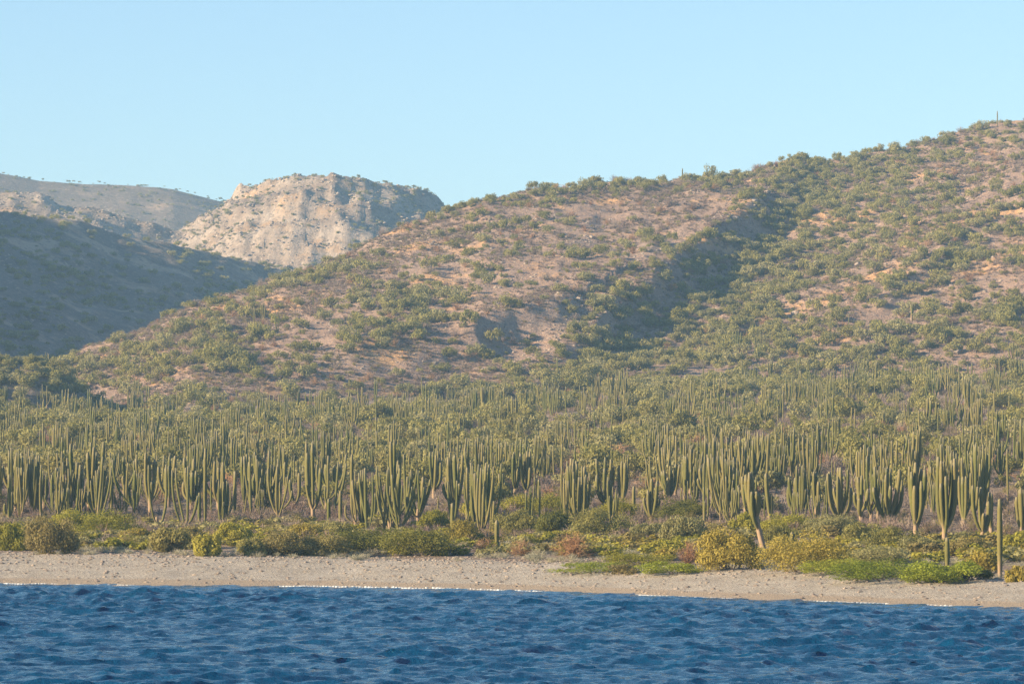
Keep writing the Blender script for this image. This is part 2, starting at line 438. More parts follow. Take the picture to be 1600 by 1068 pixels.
# ------------------------------------------------------------------ sea
def sea():
    n = 1024; L = 205.0
    r = np.random.default_rng(3)
    k = 2 * math.pi * np.fft.fftfreq(n, L / n)
    KX, KY = np.meshgrid(k, k, indexing='ij')
    K = np.hypot(KX, KY); K[0, 0] = 1e-6
    wd = np.array([math.cos(math.radians(-68)), math.sin(math.radians(-68))])
    V = 2.4; Lw = V * V / 9.81
    P = np.exp(-1 / (K * Lw) ** 2) / K ** 3.5 * (0.12 + np.abs((KX * wd[0] + KY * wd[1]) / K) ** 2) * np.exp(-(K * 0.05) ** 2)
    P[0, 0] = 0
    ph = (r.normal(size=(n, n)) + 1j * r.normal(size=(n, n))) * np.sqrt(P)
    h = np.real(np.fft.ifft2(ph)); s = 0.105 / h.std()
    dx = np.real(np.fft.ifft2(1j * KX / K * ph)) * s; dy = np.real(np.fft.ifft2(1j * KY / K * ph)) * s; h = h * s
    xs = np.concatenate([[-6000, -2500, -900, -300, -150, -80], np.arange(-48, 44, 0.2), [60, 90, 150, 300, 900, 2500, 6000]])
    ys = np.concatenate([[-6000, -2500, -800, -200, 0, 60, 90], np.arange(104, 150, 0.17), np.arange(150, 200, 0.24), np.arange(200, 252, 0.32), [262, 300]])
    X, Y = np.meshgrid(xs, ys)
    fade = sstep(-80, -48, X) * (1 - sstep(44, 60, X)) * sstep(90, 104, Y) * (1 - sstep(252, 262, Y))
    def samp(a):
        u = (X / L * n) % n; v = (Y / L * n) % n
        i = np.floor(u).astype(int); j = np.floor(v).astype(int); fu = u - i; fv = v - j
        i %= n; j %= n; i1 = (i + 1) % n; j1 = (j + 1) % n
        return (a[i, j] * (1 - fu) + a[i1, j] * fu) * (1 - fv) + (a[i, j1] * (1 - fu) + a[i1, j1] * fu) * fv
    calm = 0.35 + 0.65 * sstep(0, 16, shore(X) - Y)
    gust = 0.85 + 0.5 * fbm(X / 22, Y / 35, 2)
    Z = samp(h) * fade * calm * gust
    X2 = X + 1.1 * samp(dx) * fade * calm; Y2 = Y + 1.1 * samp(dy) * fade * calm
    vi = np.arange(X.size).reshape(X.shape)
    q = np.stack([vi[:-1, :-1], vi[:-1, 1:], vi[1:, 1:], vi[1:, :-1]], -1).reshape(-1, 4)
    m, nt, b = newmat('sea_water')
    b.inputs['Base Color'].default_value = (0.001, 0.050, 0.128, 1)
    b.inputs['Roughness'].default_value = 0.07
    b.inputs['IOR'].default_value = 1.33
    b.inputs['Specular IOR Level'].default_value = 0.26
    mp = nt.nodes.new('ShaderNodeMapping'); nt.links.new(pos(nt), mp.inputs[0]); mp.inputs['Scale'].default_value = (1.0, 1.0, 1.0)
    bump(nt, b, noise_node(nt, 4.5, 5, 0.7, mp.outputs[0]), 1.0, 0.12)
    me = mesh_from('sea', np.stack([X2, Y2, Z], -1).reshape(-1, 3), q, m, True)
    o = link('sea', me); o['kind'] = 'structure'
    # foam where the swash breaks
    fm, nt, b = newmat('foam'); b.inputs['Base Color'].default_value = (0.5, 0.52, 0.53, 1)
    V2 = []; F2 = []
    t = np.arange(-38, 32, 0.22)
    for x in t:
        a = float(fbm(np.array([x / 4.0]), np.array([2.2]), 3)[0])
        big = max(0, float(vnoise(np.array([x / 6.5]), np.array([8.7]))[0]) - 0.18)
        if a < 0.0 and big == 0: continue
        y = float(shore(np.array([x]))[0]) - 0.2 + 1.6 * float(fbm(np.array([x / 2.5]), np.array([5.5]), 2)[0])
        hgt = max(0.004, 0.05 * a) * random.random() + 0.45 * big * random.random(); wd2 = 0.10 + 0.8 * big
        base = len(V2); m_ = 7
        for j in range(m_):
            an = 2 * math.pi * j / m_
            V2.append((x + 0.2 * math.cos(an) * random.uniform(0.6, 1.3), y + wd2 * math.sin(an) * random.uniform(0.5, 1.2), -0.05))
        for j in range(m_):
            an = 2 * math.pi * j / m_
            V2.append((x + 0.12 * math.cos(an) * random.uniform(0.4, 1.2), y + wd2 * 0.5 * math.sin(an) * random.uniform(0.5, 1.2), 0.02 + hgt * random.uniform(0.5, 1.2)))
        for j in range(m_):
            F2.append((base + j, base + (j + 1) % m_, base + m_ + (j + 1) % m_, base + m_ + j))
        F2.append(tuple(base + m_ + j for j in range(m_)))
    me = bpy.data.meshes.new('foam'); me.from_pydata(V2, [], F2); me.materials.append(fm)
    fo = link('foam', me); fo['kind'] = 'stuff'; tag(fo, 'thin white foam line breaking along the gravel shore', 'foam')
sea()

# ------------------------------------------------------------------ plants: crowns, stems, twigs
def crown_arrays(seed, clumps, leaves, R, H, z0, leaf, flat=0.0, clump_r=0.34):
    r = np.random.default_rng(seed)
    V = []
    cs = []
    for i in range(clumps):
        a = r.uniform(0, 2 * math.pi); rr = math.sqrt(r.uniform(0, 1)) * 0.78
        top = math.sqrt(max(0.0, 1 - rr * rr))
        zz = r.uniform(0.12, 0.80) * top
        cs.append((rr * math.cos(a) * R, rr * math.sin(a) * R, z0 + zz * (H - z0), r.uniform(0.7, 1.25) * clump_r))
    cs = np.array(cs)
    idx = r.integers(0, clumps, leaves)
    d = r.normal(size=(leaves, 3)); d /= np.linalg.norm(d, axis=1, keepdims=True)
    rad = cs[idx, 3:4] * r.uniform(0.55, 1.12, (leaves, 1))
    c = cs[idx, :3] + d * rad * np.array([R, R, (H - z0) * 0.75])
    c[:, 2] = np.maximum(c[:, 2], 0.03 * H)
    nrm = d + r.normal(size=(leaves, 3)) * 0.55; nrm /= np.linalg.norm(nrm, axis=1, keepdims=True)
    u = np.cross(nrm, r.normal(size=(leaves, 3))); u /= np.linalg.norm(u, axis=1, keepdims=True)
    v = np.cross(nrm, u)
    s = leaf * r.uniform(0.6, 1.4, (leaves, 1))
    q = np.stack([c - u * s, c - v * s * 0.6, c + u * s, c + v * s * 0.6], 1).reshape(-1, 3)
    f = np.arange(leaves * 4).reshape(-1, 4)
    return q, f, cs
def stems_mesh(name, cs, seed, r0, z_end=0.8, maxn=9):
    rr = random.Random(seed); V = []; Fc = []
    pick = list(range(len(cs))); rr.shuffle(pick)
    for i in pick[:maxn]:
        e = Vector(cs[i][:3]); e.z *= z_end
        b0 = Vector((rr.uniform(-1, 1) * r0 * 2.5, rr.uniform(-1, 1) * r0 * 2.5, -0.25))
        mid = b0.lerp(e, 0.5) + Vector((rr.uniform(-1, 1), rr.uniform(-1, 1), rr.uniform(0, 1))) * 0.12 * e.length
        v, f, _ = sweep([b0, mid, e], [r0, r0 * 0.65, r0 * 0.25], 5, 0, 1)
        o = len(V); V += v; Fc += [tuple(x + o for x in q) for q in f]
    return quad_tri_mesh(name, V, Fc, None, M_WOOD)
def twig_arrays(seed, n, R, H, wth, levels=2):
    r = np.random.default_rng(seed); P = []
    for i in range(n):
        a = r.uniform(0, 2 * math.pi); el = r.uniform(0.25, 1.45)
        d = np.array([math.cos(a) * math.cos(el) * R, math.sin(a) * math.cos(el) * R, math.sin(el) * H])
        b0 = np.array([r.normal() * 0.08 * R, r.normal() * 0.08 * R, 0.0])
        m_ = b0 + d * r.uniform(0.3, 0.55); e = b0 + d * r.uniform(0.75, 1.05)
        P.append((b0, m_, wth)); P.append((m_, e, wth * 0.7))
        for k in range(levels):
            st = b0 + d * r.uniform(0.3, 0.85)
            e2 = st + r.normal(size=3) * np.array([R, R, H * 0.6]) * 0.26
            e2[2] = max(e2[2], 0.02)
            P.append((st, e2, wth * 0.6))
    V = []; f = []
    for a, b2, w_ in P:
        t = b2 - a; s = np.cross(t, r.normal(size=3)); s = s / (np.linalg.norm(s) + 1e-9) * w_
        o = len(V); V += [a - s, a + s, b2 + s * 0.4, b2 - s * 0.4]; f.append((o, o + 1, o + 2, o + 3))
    return np.array(V), np.array(f)

def proto_shrub(kind, seed, R=1.0, H=1.0, leaves=900, clumps=14, leaf=0.07, clump_r=0.34, z0=0.05):
    """unit shrub: crown mesh and stem mesh"""
    v, f, cs = crown_arrays(seed, clumps, leaves, R, H, z0, leaf, clump_r=clump_r)
    return mesh_from('crown', v, f, LM[kind]), stems_mesh('stems', cs, seed, 0.025)
def proto_twig(kind, seed, n=60, wth=0.012):
    v, f = twig_arrays(seed, n, 1.0, 1.0, wth)
    return mesh_from('twigs', v, f, LM[kind])

# ---- stuff through geometry nodes: points that carry rotation, scale and kind
def scatter(name, label, cat, protos, P, S, idx=None):
    """one object of kind stuff that instances protos (meshes) on points P with scale S (n,3)"""
    n = len(P)
    pc = bpy.data.collections.new(name + '_kinds')
    for i, me in enumerate(protos):
        pc.objects.link(bpy.data.objects.new('%s_kind_%02d' % (name, i), me))
    me = bpy.data.meshes.new(name); me.vertices.add(n); me.vertices.foreach_set('co', np.asarray(P, np.float32).ravel())
    a = me.attributes.new('size', 'FLOAT_VECTOR', 'POINT'); a.data.foreach_set('vector', np.asarray(S, np.float32).ravel())
    a = me.attributes.new('turn', 'FLOAT', 'POINT'); a.data.foreach_set('value', rng.uniform(0, 6.283, n).astype(np.float32))
    a = me.attributes.new('which', 'INT', 'POINT'); a.data.foreach_set('value', (rng.integers(0, len(protos), n) if idx is None else np.asarray(idx)).astype(np.int32))
    o = link(name, me); o['kind'] = 'stuff'; tag(o, label, cat)
    g = bpy.data.node_groups.new(name, 'GeometryNodeTree')
    g.interface.new_socket('Geometry', in_out='INPUT', socket_type='NodeSocketGeometry')
    g.interface.new_socket('Geometry', in_out='OUTPUT', socket_type='NodeSocketGeometry')
    gi = g.nodes.new('NodeGroupInput'); go = g.nodes.new('NodeGroupOutput')
    ip = g.nodes.new('GeometryNodeInstanceOnPoints'); ci = g.nodes.new('GeometryNodeCollectionInfo')
    ci.inputs['Collection'].default_value = pc; ci.inputs['Separate Children'].default_value = True; ci.inputs['Reset Children'].default_value = True
    def named(t, nm):
        x = g.nodes.new('GeometryNodeInputNamedAttribute'); x.data_type = t; x.inputs['Name'].default_value = nm
        return [s for s in x.outputs if s.enabled][0]
    cx = g.nodes.new('ShaderNodeCombineXYZ'); g.links.new(named('FLOAT', 'turn'), cx.inputs[2])
    er = g.nodes.new('FunctionNodeEulerToRotation'); g.links.new(cx.outputs[0], er.inputs[0])
    ip.inputs['Pick Instance'].default_value = True
    g.links.new(gi.outputs[0], ip.inputs['Points']); g.links.new(ci.outputs[0], ip.inputs['Instance'])
    g.links.new(named('INT', 'which'), ip.inputs['Instance Index']); g.links.new(er.outputs[0], ip.inputs['Rotation'])
    g.links.new(named('FLOAT_VECTOR', 'size'), ip.inputs['Scale']); g.links.new(ip.outputs[0], go.inputs[0])
    md = o.modifiers.new('scatter', 'NODES'); md.node_group = g
    return o
def spots(n, pxr, Yr, dens=None, power=1.0):
    """random ground points, even over the ground between two depths"""
    out = []
    while len(out) < n:
        m_ = max(2000, n)
        Y = np.sqrt(rng.uniform(Yr[0] ** 2, Yr[1] ** 2, m_)); px = rng.uniform(*pxr, m_); X = (px - 800) / F * Y
        Z, lay, s = height(X, Y, True)
        ok = np.ones(m_, bool) if dens is None else rng.uniform(0, 1, m_) < dens(X, Y, Z, lay, s, px)
        out += list(np.stack([X, Y, Z], -1)[ok])
        if ok.mean() < 1e-4: break
    return np.array(out[:n])

def where(x, y):
    px = 800 + F * x / y
    back = 'in the grove front' if y < 350 else 'deep in the grove' if y < 450 else 'near the hill foot'
    front = 'above the brown beach thicket' if px < 560 else 'above the green thicket' if px < 1130 else 'above the bright green mats'
    return back + ' ' + front
# ------------------------------------------------------------------ cacti
def cactus_parts(rnd, H, n_arms, spread, trunk_h, lean=0.0, ribs=True, r=0.22, sides=16, corky=0.0, rings=8):
    """lists of (name, verts, faces, age): a short trunk and arms that swing out and then climb"""
    res = []
    tilt = Vector((lean, rnd.uniform(-0.05, 0.05), 1)).normalized()
    def tube(nm, pts, rads, a0, a1):
        V, Fc, A = sweep(pts, rads, sides, a0, a1, ribs)
        res.append((nm, V, Fc, A))
    th = H if n_arms == 0 else trunk_h * H
    tp = [tilt * (th * t) + Vector((0, 0, -0.3 if t == 0 else 0)) + Vector((lean * 0.25 * math.sin(t * 3.0), 0, 0)) for t in np.linspace(0, 1, rings)]
    if n_arms == 0:
        tube('trunk', tp, [r * (0.80 + 0.3 * math.sin(min(1, t * 1.25) * 2.6)) if t < 0.97 else r * 0.62 for t in np.linspace(0, 1, rings)], 0.05 + 0.2 * (1 - corky), 1.0)
        return res
    tube('trunk', tp, [r * 1.3 * (1 - 0.2 * t) for t in np.linspace(0, 1, rings)], 0.0, 0.12 + 0.2 * (1 - corky))
    top = tp[-1]
    az0 = rnd.uniform(0, 6.28)
    for i in range(n_arms):
        az = az0 + 2 * math.pi * i / n_arms + rnd.uniform(-0.35, 0.35)
        centre = (i == 0 and n_arms > 2)
        out = (0.1 if centre else rnd.uniform(0.45, 1.0)) * spread
        st = tp[0].lerp(top, rnd.uniform(0.55, 1.0)) if not centre else top - tilt * 0.2
        hh = H * (rnd.uniform(0.92, 1.0) if centre or i == 1 else rnd.uniform(0.5, 0.98))
        d = Vector((math.cos(az), math.sin(az), 0))
        e = Vector((st.x, st.y, 0)) + d * out + Vector((lean * H * 0.35, 0, 0)); e.z = hh
        pts = []; kp = rnd.uniform(1.5, 4.2); wx, wy = rnd.uniform(-.05, .05) * spread, rnd.uniform(-.05, .05) * spread
        for t in np.linspace(0, 1, rings):
            k = 1 - (1 - t) ** kp
            q = Vector((st.x + (e.x - st.x) * k, st.y + (e.y - st.y) * k, st.z + (hh - st.z) * t ** 1.12))
            q.x += wx * math.sin(t * 5); q.y += wy * math.sin(t * 4)
            pts.append(q)
        ra = r * rnd.uniform(0.8, 1.12)
        rads = [ra * (0.62 + 0.42 * math.sin(min(1.0, t * 1.5) * 1.571)) if t < 0.98 else ra * 0.6 for t in np.linspace(0, 1, rings)]
        tube('arm', pts, rads, 0.18 + 0.15 * (1 - corky) - 0.1 * rnd.random(), 1.0)
    return res
NUM = ['no', 'one', 'two', 'three', 'four', 'five', 'six', 'seven', 'eight', 'nine', 'ten', 'eleven', 'twelve', 'thirteen', 'fourteen']
def place_cactus(px, py, hpx, n, wpx, trunk_h=0.2, lean=0.0, corky=0.3, label=None, group=None, y0=185, seed=None):
    x, y, z = hit(px, py, y0)
    sc = y / F
    rnd = random.Random(seed if seed is not None else int(px * 7 + py))
    root = link('cardon_cactus', None, loc=(x, y, z))
    for nm, V, Fc, A in cactus_parts(rnd, hpx * sc, n, wpx * sc * 0.5, trunk_h, lean, True, 0.155 if n else 0.145, corky=corky):
        link(nm, quad_tri_mesh(nm, V, Fc, A, M_CACT), root)
    if label is None:
        label = ('single-column cactus %s' % ('with a corky brown foot' if corky > 0.5 else 'of even green')) if n == 0 else 'cactus with %s upright arms on a %s trunk' % (NUM[n], 'bare corky' if corky > 0.5 else 'short green-brown')
        label += ', front edge of the grove'
        group = group or 'cacti along the front of the grove'
    tag(root, label, 'cactus', group)
    taken.append((x, y))
    return root
taken = []
FRONT = [  # column, foot row, height, arms, width, trunk share, lean, corky, label
 (15, 819, 78, 0, 0, 0, 0, .3, None), (33, 790, 82, 9, 58, .16, 0, .3, None), (14, 812, 45, 2, 16, .2, 0, .6, None), (60, 800, 60, 3, 22, .2, 0, .3, None),
 (140, 803, 116, 8, 62, .22, 0, .8, 'large cactus of eight splayed arms on pale bare trunks, behind bright yellow-green shrub'),
 (82, 802, 60, 0, 0, 0, 0, .3, None), (92, 788, 62, 2, 14, .2, 0, .3, None), (110, 785, 55, 4, 34, .2, 0, .3, None), (175, 800, 72, 0, 0, 0, 0, .3, None),
 (193, 782, 72, 5, 52, .25, .08, .3, None), (236, 809, 104, 4, 26, .42, -.03, .5, 'tall cactus forking high into four arms above a thick trunk'),
 (264, 792, 86, 5, 36, .2, 0, .6, None), (300, 795, 82, 10, 44, .15, 0, .3, None), (344, 802, 80, 8, 40, .3, -.12, .9, 'cactus of eight arms on a leaning bare brown trunk'),
 (321, 823, 122, 0, 0, 0, 0, .2, 'tallest single-column cactus in front of the ten-armed clump'), (312, 815, 45, 0, 0, 0, 0, .2, None), (367, 806, 70, 0, 0, 0, 0, .2, None), (383, 800, 92, 3, 18, .2, 0, .3, None),
 (400, 792, 88, 8, 42, .2, 0, .6, None), (462, 796, 62, 2, 18, .2, 0, .3, None), (445, 770, 50, 3, 18, .2, 0, .3, None), (490, 816, 128, 4, 34, .18, -.03, .9, 'cactus with two long curved arm pairs rising from a bare white foot'),
 (522, 775, 52, 9, 40, .15, 0, .3, None), (514, 822, 42, 0, 0, 0, 0, .2, None), (532, 822, 55, 0, 0, 0, 0, .2, None), (550, 802, 92, 0, 0, 0, 0, .3, None), (581, 820, 52, 2, 14, .2, 0, .6, None),
 (617, 810, 124, 4, 24, .3, 0, .8, 'tall pale cactus with four close arms beside dense leaning clump'), (614, 822, 46, 2, 10, .2, 0, .2, None), (637, 815, 70, 0, 0, 0, 0, .3, None), (655, 817, 88, 9, 46, .2, 0, .3, None), (678, 778, 74, 6, 30, .2, 0, .5, None),
 (714, 816, 112, 7, 42, .3, -.05, .4, None), (730, 817, 86, 0, 0, 0, 0, .2, None), (770, 811, 40, 0, 0, 0, 0, .2, None), (755, 785, 52, 3, 18, .2, 0, .3, None), (785, 780, 40, 4, 20, .2, 0, .3, None),
 (777, 862, 54, 1, 14, .3, 0, .4, 'green column cactus with one side arm at the back edge of the beach'), (707, 842, 56, 0, 0, 0, 0, .8, None), (805, 778, 72, 4, 26, .2, 0, .6, None), (823, 778, 74, 6, 28, .2, 0, .3, None), (842, 785, 36, 0, 0, 0, 0, .2, None),
 (902, 781, 64, 7, 36, .2, 0, .4, None), (908, 815, 34, 4, 18, .3, 0, .2, 'small squat cactus of four stubby arms among green shrubs'), (945, 794, 82, 6, 32, .15, 0, .2, None), (972, 792, 72, 4, 20, .2, 0, .3, None), (990, 806, 46, 0, 0, 0, 0, .2, None), (1018, 815, 68, 7, 28, .2, 0, .4, None), (1045, 786, 62, 6, 30, .2, 0, .3, None),
 (1070, 782, 72, 3, 22, .2, 0, .3, None), (1100, 790, 66, 6, 36, .4, .1, .7, None), (1140, 805, 78, 7, 34, .15, 0, .2, None),
 (1193, 858, 124, 6, 30, .42, -.22, 1.0, 'cactus leaning on a long bare pale trunk with spread roots'), (1203, 824, 88, 2, 14, .2, -.04, .6, None), (1165, 800, 60, 3, 18, .2, 0, .3, None), (1243, 806, 76, 7, 48, .12, 0, 1.0, 'cactus whose scarred pale pinkish arms splay low above green shrubs'), (1275, 806, 70, 4, 20, .2, 0, .3, None),
 (1312, 818, 88, 8, 46, .15, 0, .7, None), (1345, 822, 80, 5, 28, .3, 0, .4, None), (1387, 822, 96, 9, 48, .12, 0, .6, None), (1430, 838, 118, 7, 34, .2, 0, .5, None), (1475, 852, 138, 9, 42, .22, 0, .7, 'biggest nine-armed cactus, tall arms rising behind the leafy green mat'), (1505, 826, 84, 5, 24, .2, 0, .3, None),
 (1535, 848, 90, 6, 34, .2, -.03, .9, None), (1548, 838, 70, 2, 14, .3, 0, 1.0, None), (1561, 902, 122, 0, 0, 0, 0, 1.0, 'single-column cactus with a bare brown lower stem at the beach edge'), (1479, 884, 44, 0, 0, 0, 0, .1, 'thin green column cactus rising behind the bright green mat'), (1237, 852, 20, 0, 0, 0, 0, .1, None), (1595, 838, 76, 6, 34, .2, 0, .5, None), (1442, 864, 24, 0, 0, 0, 0, .1, None),
]
for c in FRONT:
    place_cactus(c[0], c[1], c[2], c[3], c[4], c[5], c[6], c[7], c[8])
place_cactus(1561, 199, 25, 0, 0, y0=700, label='tall lone pole-like cactus on the highest ridge')
place_cactus(1259, 248, 18, 2, 8, y0=700, label='small forked cactus on the ridge at the head of the rocky spur')
place_cactus(1067, 284, 21, 0, 0, y0=700, label='thin lone cactus beside a round bush on the ridge')
place_cactus(1425, 502, 27, 3, 12, .4, y0=600, corky=.9, label='small three-armed cactus on the open slope of the main hill')
place_cactus(1453, 658 + 25, 62, 6, 24, .35, y0=400, label='candelabra cactus rising clear above olive trees at the back of the plain')
# further cacti: shared shapes, each still one thing
def joined_cactus(seed, n, ribs=False, sides=7):
    rnd = random.Random(seed)
    V = []; Fc = []; A = []
    for nm, v, f, a in cactus_parts(rnd, 1.0, n, rnd.uniform(0.10, 0.32), rnd.uniform(0.06, 0.34), rnd.uniform(-.08, .08), ribs, 0.0195, sides=sides, corky=rnd.random(), rings=6):
        o = len(V); V += v; A += a; Fc += [tuple(x + o for x in q) for q in f]
    return quad_tri_mesh('cardon_cactus', V, Fc, A, M_CACT)
KIND_N = [0, 0, 0, 2, 3, 3, 4, 5, 6, 7, 8, 10] * 3
CP = [joined_cactus(100 + i, n) for i, n in enumerate(KIND_N)]
def cactus_density(X, Y, Z, lay, s, px):
    d = 0.03 + 2.4 * np.clip(fbm(X / 6 + 40, Y / 13, 3) - 0.02, 0, 1)
    d = d * np.where((lay == 0) | (lay == 6), 1.0, np.where((lay == 1) & (Y < 760), 0.10, 0.0)) * (s > 62)
    d = d * (1 - 0.62 * sstep(330, 560, Y))
    return np.clip(d, 0, 1)
cp = spots(1350, (-90, 1690), (285, 770), cactus_density)
cp = cp[np.argsort(cp[:, 1])]
keep = []
for p in cp:
    if p[1] < 400 and any((p[0] - a) ** 2 + (p[1] - b) ** 2 < 2.2 for a, b in taken): continue
    keep.append(p)
cp = np.array(keep)
inview = np.abs(cp[:, 0] / cp[:, 1] * F) < 815
ind = np.nonzero(inview)[0][:300 - len(FRONT)]
names_k = ['slender column', 'thick column', 'plain column', 'two-armed', 'narrow three-armed', 'wide three-armed', 'four-armed', 'five-armed', 'six-armed', 'seven-armed', 'eight-armed', 'ten-armed'] * 3
for j in ind:
    p = cp[j]; k = rng.integers(0, len(CP)); h = rng.uniform(2.6, 6.0)
    o = link('cardon_cactus', CP[k], loc=(p[0], p[1], p[2] - 0.05), rz=rng.uniform(0, 6.28), sc=(h * 1.12, h * 1.12, h)); o.rotation_euler[0] = rng.normal() * 0.035; o.rotation_euler[1] = rng.normal() * 0.035
    d = '%s %s cactus %s' % ('tall' if h > 4.8 else 'short' if h < 3.6 else 'middling', names_k[k], where(p[0], p[1])); tag(o, d, 'cactus', d)
rest = np.setdiff1d(np.arange(len(cp)), ind)
hh = rng.uniform(2.4, 5.4, len(rest))
scatter('far_cacti', 'mass of small far cacti between the olive trees of the plain', 'cacti', CP, cp[rest], np.stack([hh * 1.12, hh * 1.12, hh], -1))

# ------------------------------------------------------------------ front shrubs, each placed
SHR = {}
def shrub(px, py, wpx, hpx, kind, label, name='beach_shrub', y0=185, cat='shrub', group=None):
    x, y, z = hit(px, py, y0)
    W = wpx * y / F * 0.55; H = hpx * y / F * 1.15
    seed = int(px * 3 + py)
    n = int(min(11000, max(1500, 3600 * (W * 2) * max(H, 0.8) / 3)))
    asp = H / W
    me, st = proto_shrub(kind, seed, 1.0, 1.0, n, int(14 + 10 * W), 0.06 / max(W, 0.7) * 1.15, clump_r=0.30 if asp > .6 else 0.24)
    root = link(name, None, loc=(x, y + W * 0.5, ground(x, y + W * 0.5) - 0.05))
    sc = (W, W * 0.8, H)
    link('foliage', me, root, sc=sc); link('stems', st, root, sc=sc)
    tag(root, label, cat, group)
    return root
def twig_shrub(px, py, wpx, hpx, kind, label, y0=185):
    x, y, z = hit(px, py, y0)
    W = wpx * y / F * 0.5; H = hpx * y / F
    root = link('twiggy_shrub', None, loc=(x, y + W * .5, ground(x, y + W * .5)))
    v, f = twig_arrays(int(px), 130, 1.0, 1.0, 0.013, 4)
    link('twigs', mesh_from('twigs', v, f, LM[kind]), root, sc=(W, W, H))
    v, f = twig_arrays(int(px) + 1, 12, 0.6, 0.55, 0.03, 1)
    link('stems', mesh_from('stems', v, f, M_WOOD), root, sc=(W, W, H))
    return tag(root, label, 'shrub')
CN = {'olive': 'olive green', 'sage': 'grey-green', 'yellow': 'yellow-green', 'gold': 'golden olive', 'dark': 'dark green', 'bright': 'bright green', 'brown': 'brown'}
SH_LIST = [
 (18, 860, 62, 44, 'yellow', 'yellow-green shrub beside the big brownish shrub at the beach edge'), (80, 865, 90, 60, 'brown', 'big rounded brownish olive shrub on the upper beach'),
 (112, 832, 76, 34, 'yellow', 'yellow-green shrub rising behind the big brownish shrub'), (168, 840, 110, 40, 'yellow', 'broad bright yellow-green shrub below the splayed cactus'), (215, 848, 60, 26, 'gold', 'low golden shrub next to broad yellow-green shrub'),
 (266, 863, 62, 42, 'brown', 'brown-green shrub before the tall single-column cactus'), (296, 858, 46, 34, 'brown', 'small brown shrub touching a round green bush'), (323, 869, 46, 38, 'yellow', 'small round yellow-green bush alone on the upper beach'),
 (362, 852, 60, 34, 'yellow', 'loose yellow-green shrub behind the round bush'), (394, 869, 44, 30, 'olive', 'small olive shrub at the end of a long brown thicket'), (440, 869, 90, 36, 'brown', 'long low brown thicket on the beach edge'), (500, 868, 90, 36, 'brown', 'brown thicket joining the dark green hedge-like shrub'),
 (475, 846, 62, 30, 'gold', 'golden shrub behind the brown thicket'), (580, 867, 120, 42, 'dark', 'long dark green shrub with yellow-lit top on the upper beach'), (658, 870, 120, 46, 'dark', 'dense dark green shrub at the end of the beach hedge'),
 (525, 838, 60, 24, 'olive', 'olive shrub behind the beach hedge'), (678, 828, 54, 30, 'yellow', 'yellow-green shrub beneath the leaning cactus clump'), (725, 850, 70, 34, 'gold', 'golden shrub behind the rusty twig bush'), (745, 812, 56, 34, 'yellow', 'yellow-green shrub in front of single cacti'),
 (812, 836, 80, 42, 'olive', 'olive shrub in the middle of the green thicket'), (815, 804, 80, 30, 'yellow', 'yellow-green shrub at the back of the green thicket'), (870, 806, 90, 32, 'yellow', 'wide yellow-green shrub below crowded cacti'), (870, 838, 70, 40, 'dark', 'dark shrub inside the green thicket'),
 (935, 842, 100, 46, 'olive', 'large olive shrub behind the leafless twig bush'), (960, 812, 90, 30, 'yellow', 'yellow-green shrub at the foot of a six-armed cactus'), (1012, 846, 58, 30, 'sage', 'grey-green shrub beside large olive shrub'), (1068, 850, 66, 46, 'sage', 'rounded grey-green shrub standing apart from the thicket'), (1066, 815, 80, 34, 'dark', 'dark green shrub under crowded cacti'),
 (1140, 891, 100, 60, 'gold', 'large golden olive shrub at the beach edge beside leaning cactus'), (1266, 895, 148, 62, 'gold', 'largest golden shrub, a wide dome at the beach edge'), (1165, 838, 50, 36, 'yellow', 'yellow-green shrub behind the leaning cactus'), (1235, 836, 90, 34, 'yellow', 'yellow-green shrub below the pale splayed cactus'), (1222, 850, 60, 28, 'olive', 'olive shrub behind the largest golden shrub'),
 (1300, 838, 90, 34, 'sage', 'grey-green shrub below the eight-armed cactus'), (1350, 850, 70, 34, 'olive', 'olive shrub between cacti behind the largest golden shrub'), (1395, 866, 90, 42, 'olive', 'olive shrub behind the bright green mat'), (1440, 866, 70, 30, 'sage', 'grey-green shrub by a short green cactus'), (1376, 886, 100, 32, 'sage', 'low grey-green shrub touching the bright green mat'),
 (1510, 870, 66, 30, 'brown', 'brownish shrub below the biggest cactus'), (1535, 894, 60, 34, 'gold', 'golden brown shrub beside the bare-stemmed cactus'), (1590, 864, 60, 34, 'yellow', 'yellow-green shrub beyond the bare-stemmed cactus'), (1592, 908, 40, 26, 'gold', 'golden shrub past the end of the bright green mat'),
]
for px, py, wp, hp, k, lb in SH_LIST: shrub(px, py, wp, hp, k, lb)
for px, py, wp, hp, k, lb in [(925, 898, 140, 18, 'bright', 'low bright green creeping mat at the tip of the beach'), (1050, 900, 120, 22, 'bright', 'bright green creeping mat past the brown dead patch'), (1005, 884, 130, 22, 'yellow', 'yellow-green creeping mat above the bright tip'), (975, 899, 60, 18, 'brown', 'small brown dead patch within the creeping mats'),
                              (1325, 900, 150, 24, 'bright', 'bright green creeping mat reaching toward the golden dome shrub'), (1385, 912, 180, 34, 'bright', 'widest bright green creeping mat before the leafy green mat'), (1478, 914, 135, 38, 'bright', 'highest leafy bright green mat at the beach edge'), (1515, 908, 70, 26, 'dark', 'end of the highest green mat, shade painted as darker leaves')]:  # last mat: shade at the mat's end put into its dark leaf colour
    shrub(px, py, wp, hp, k, lb, 'creeping_mat', cat='ground plant')
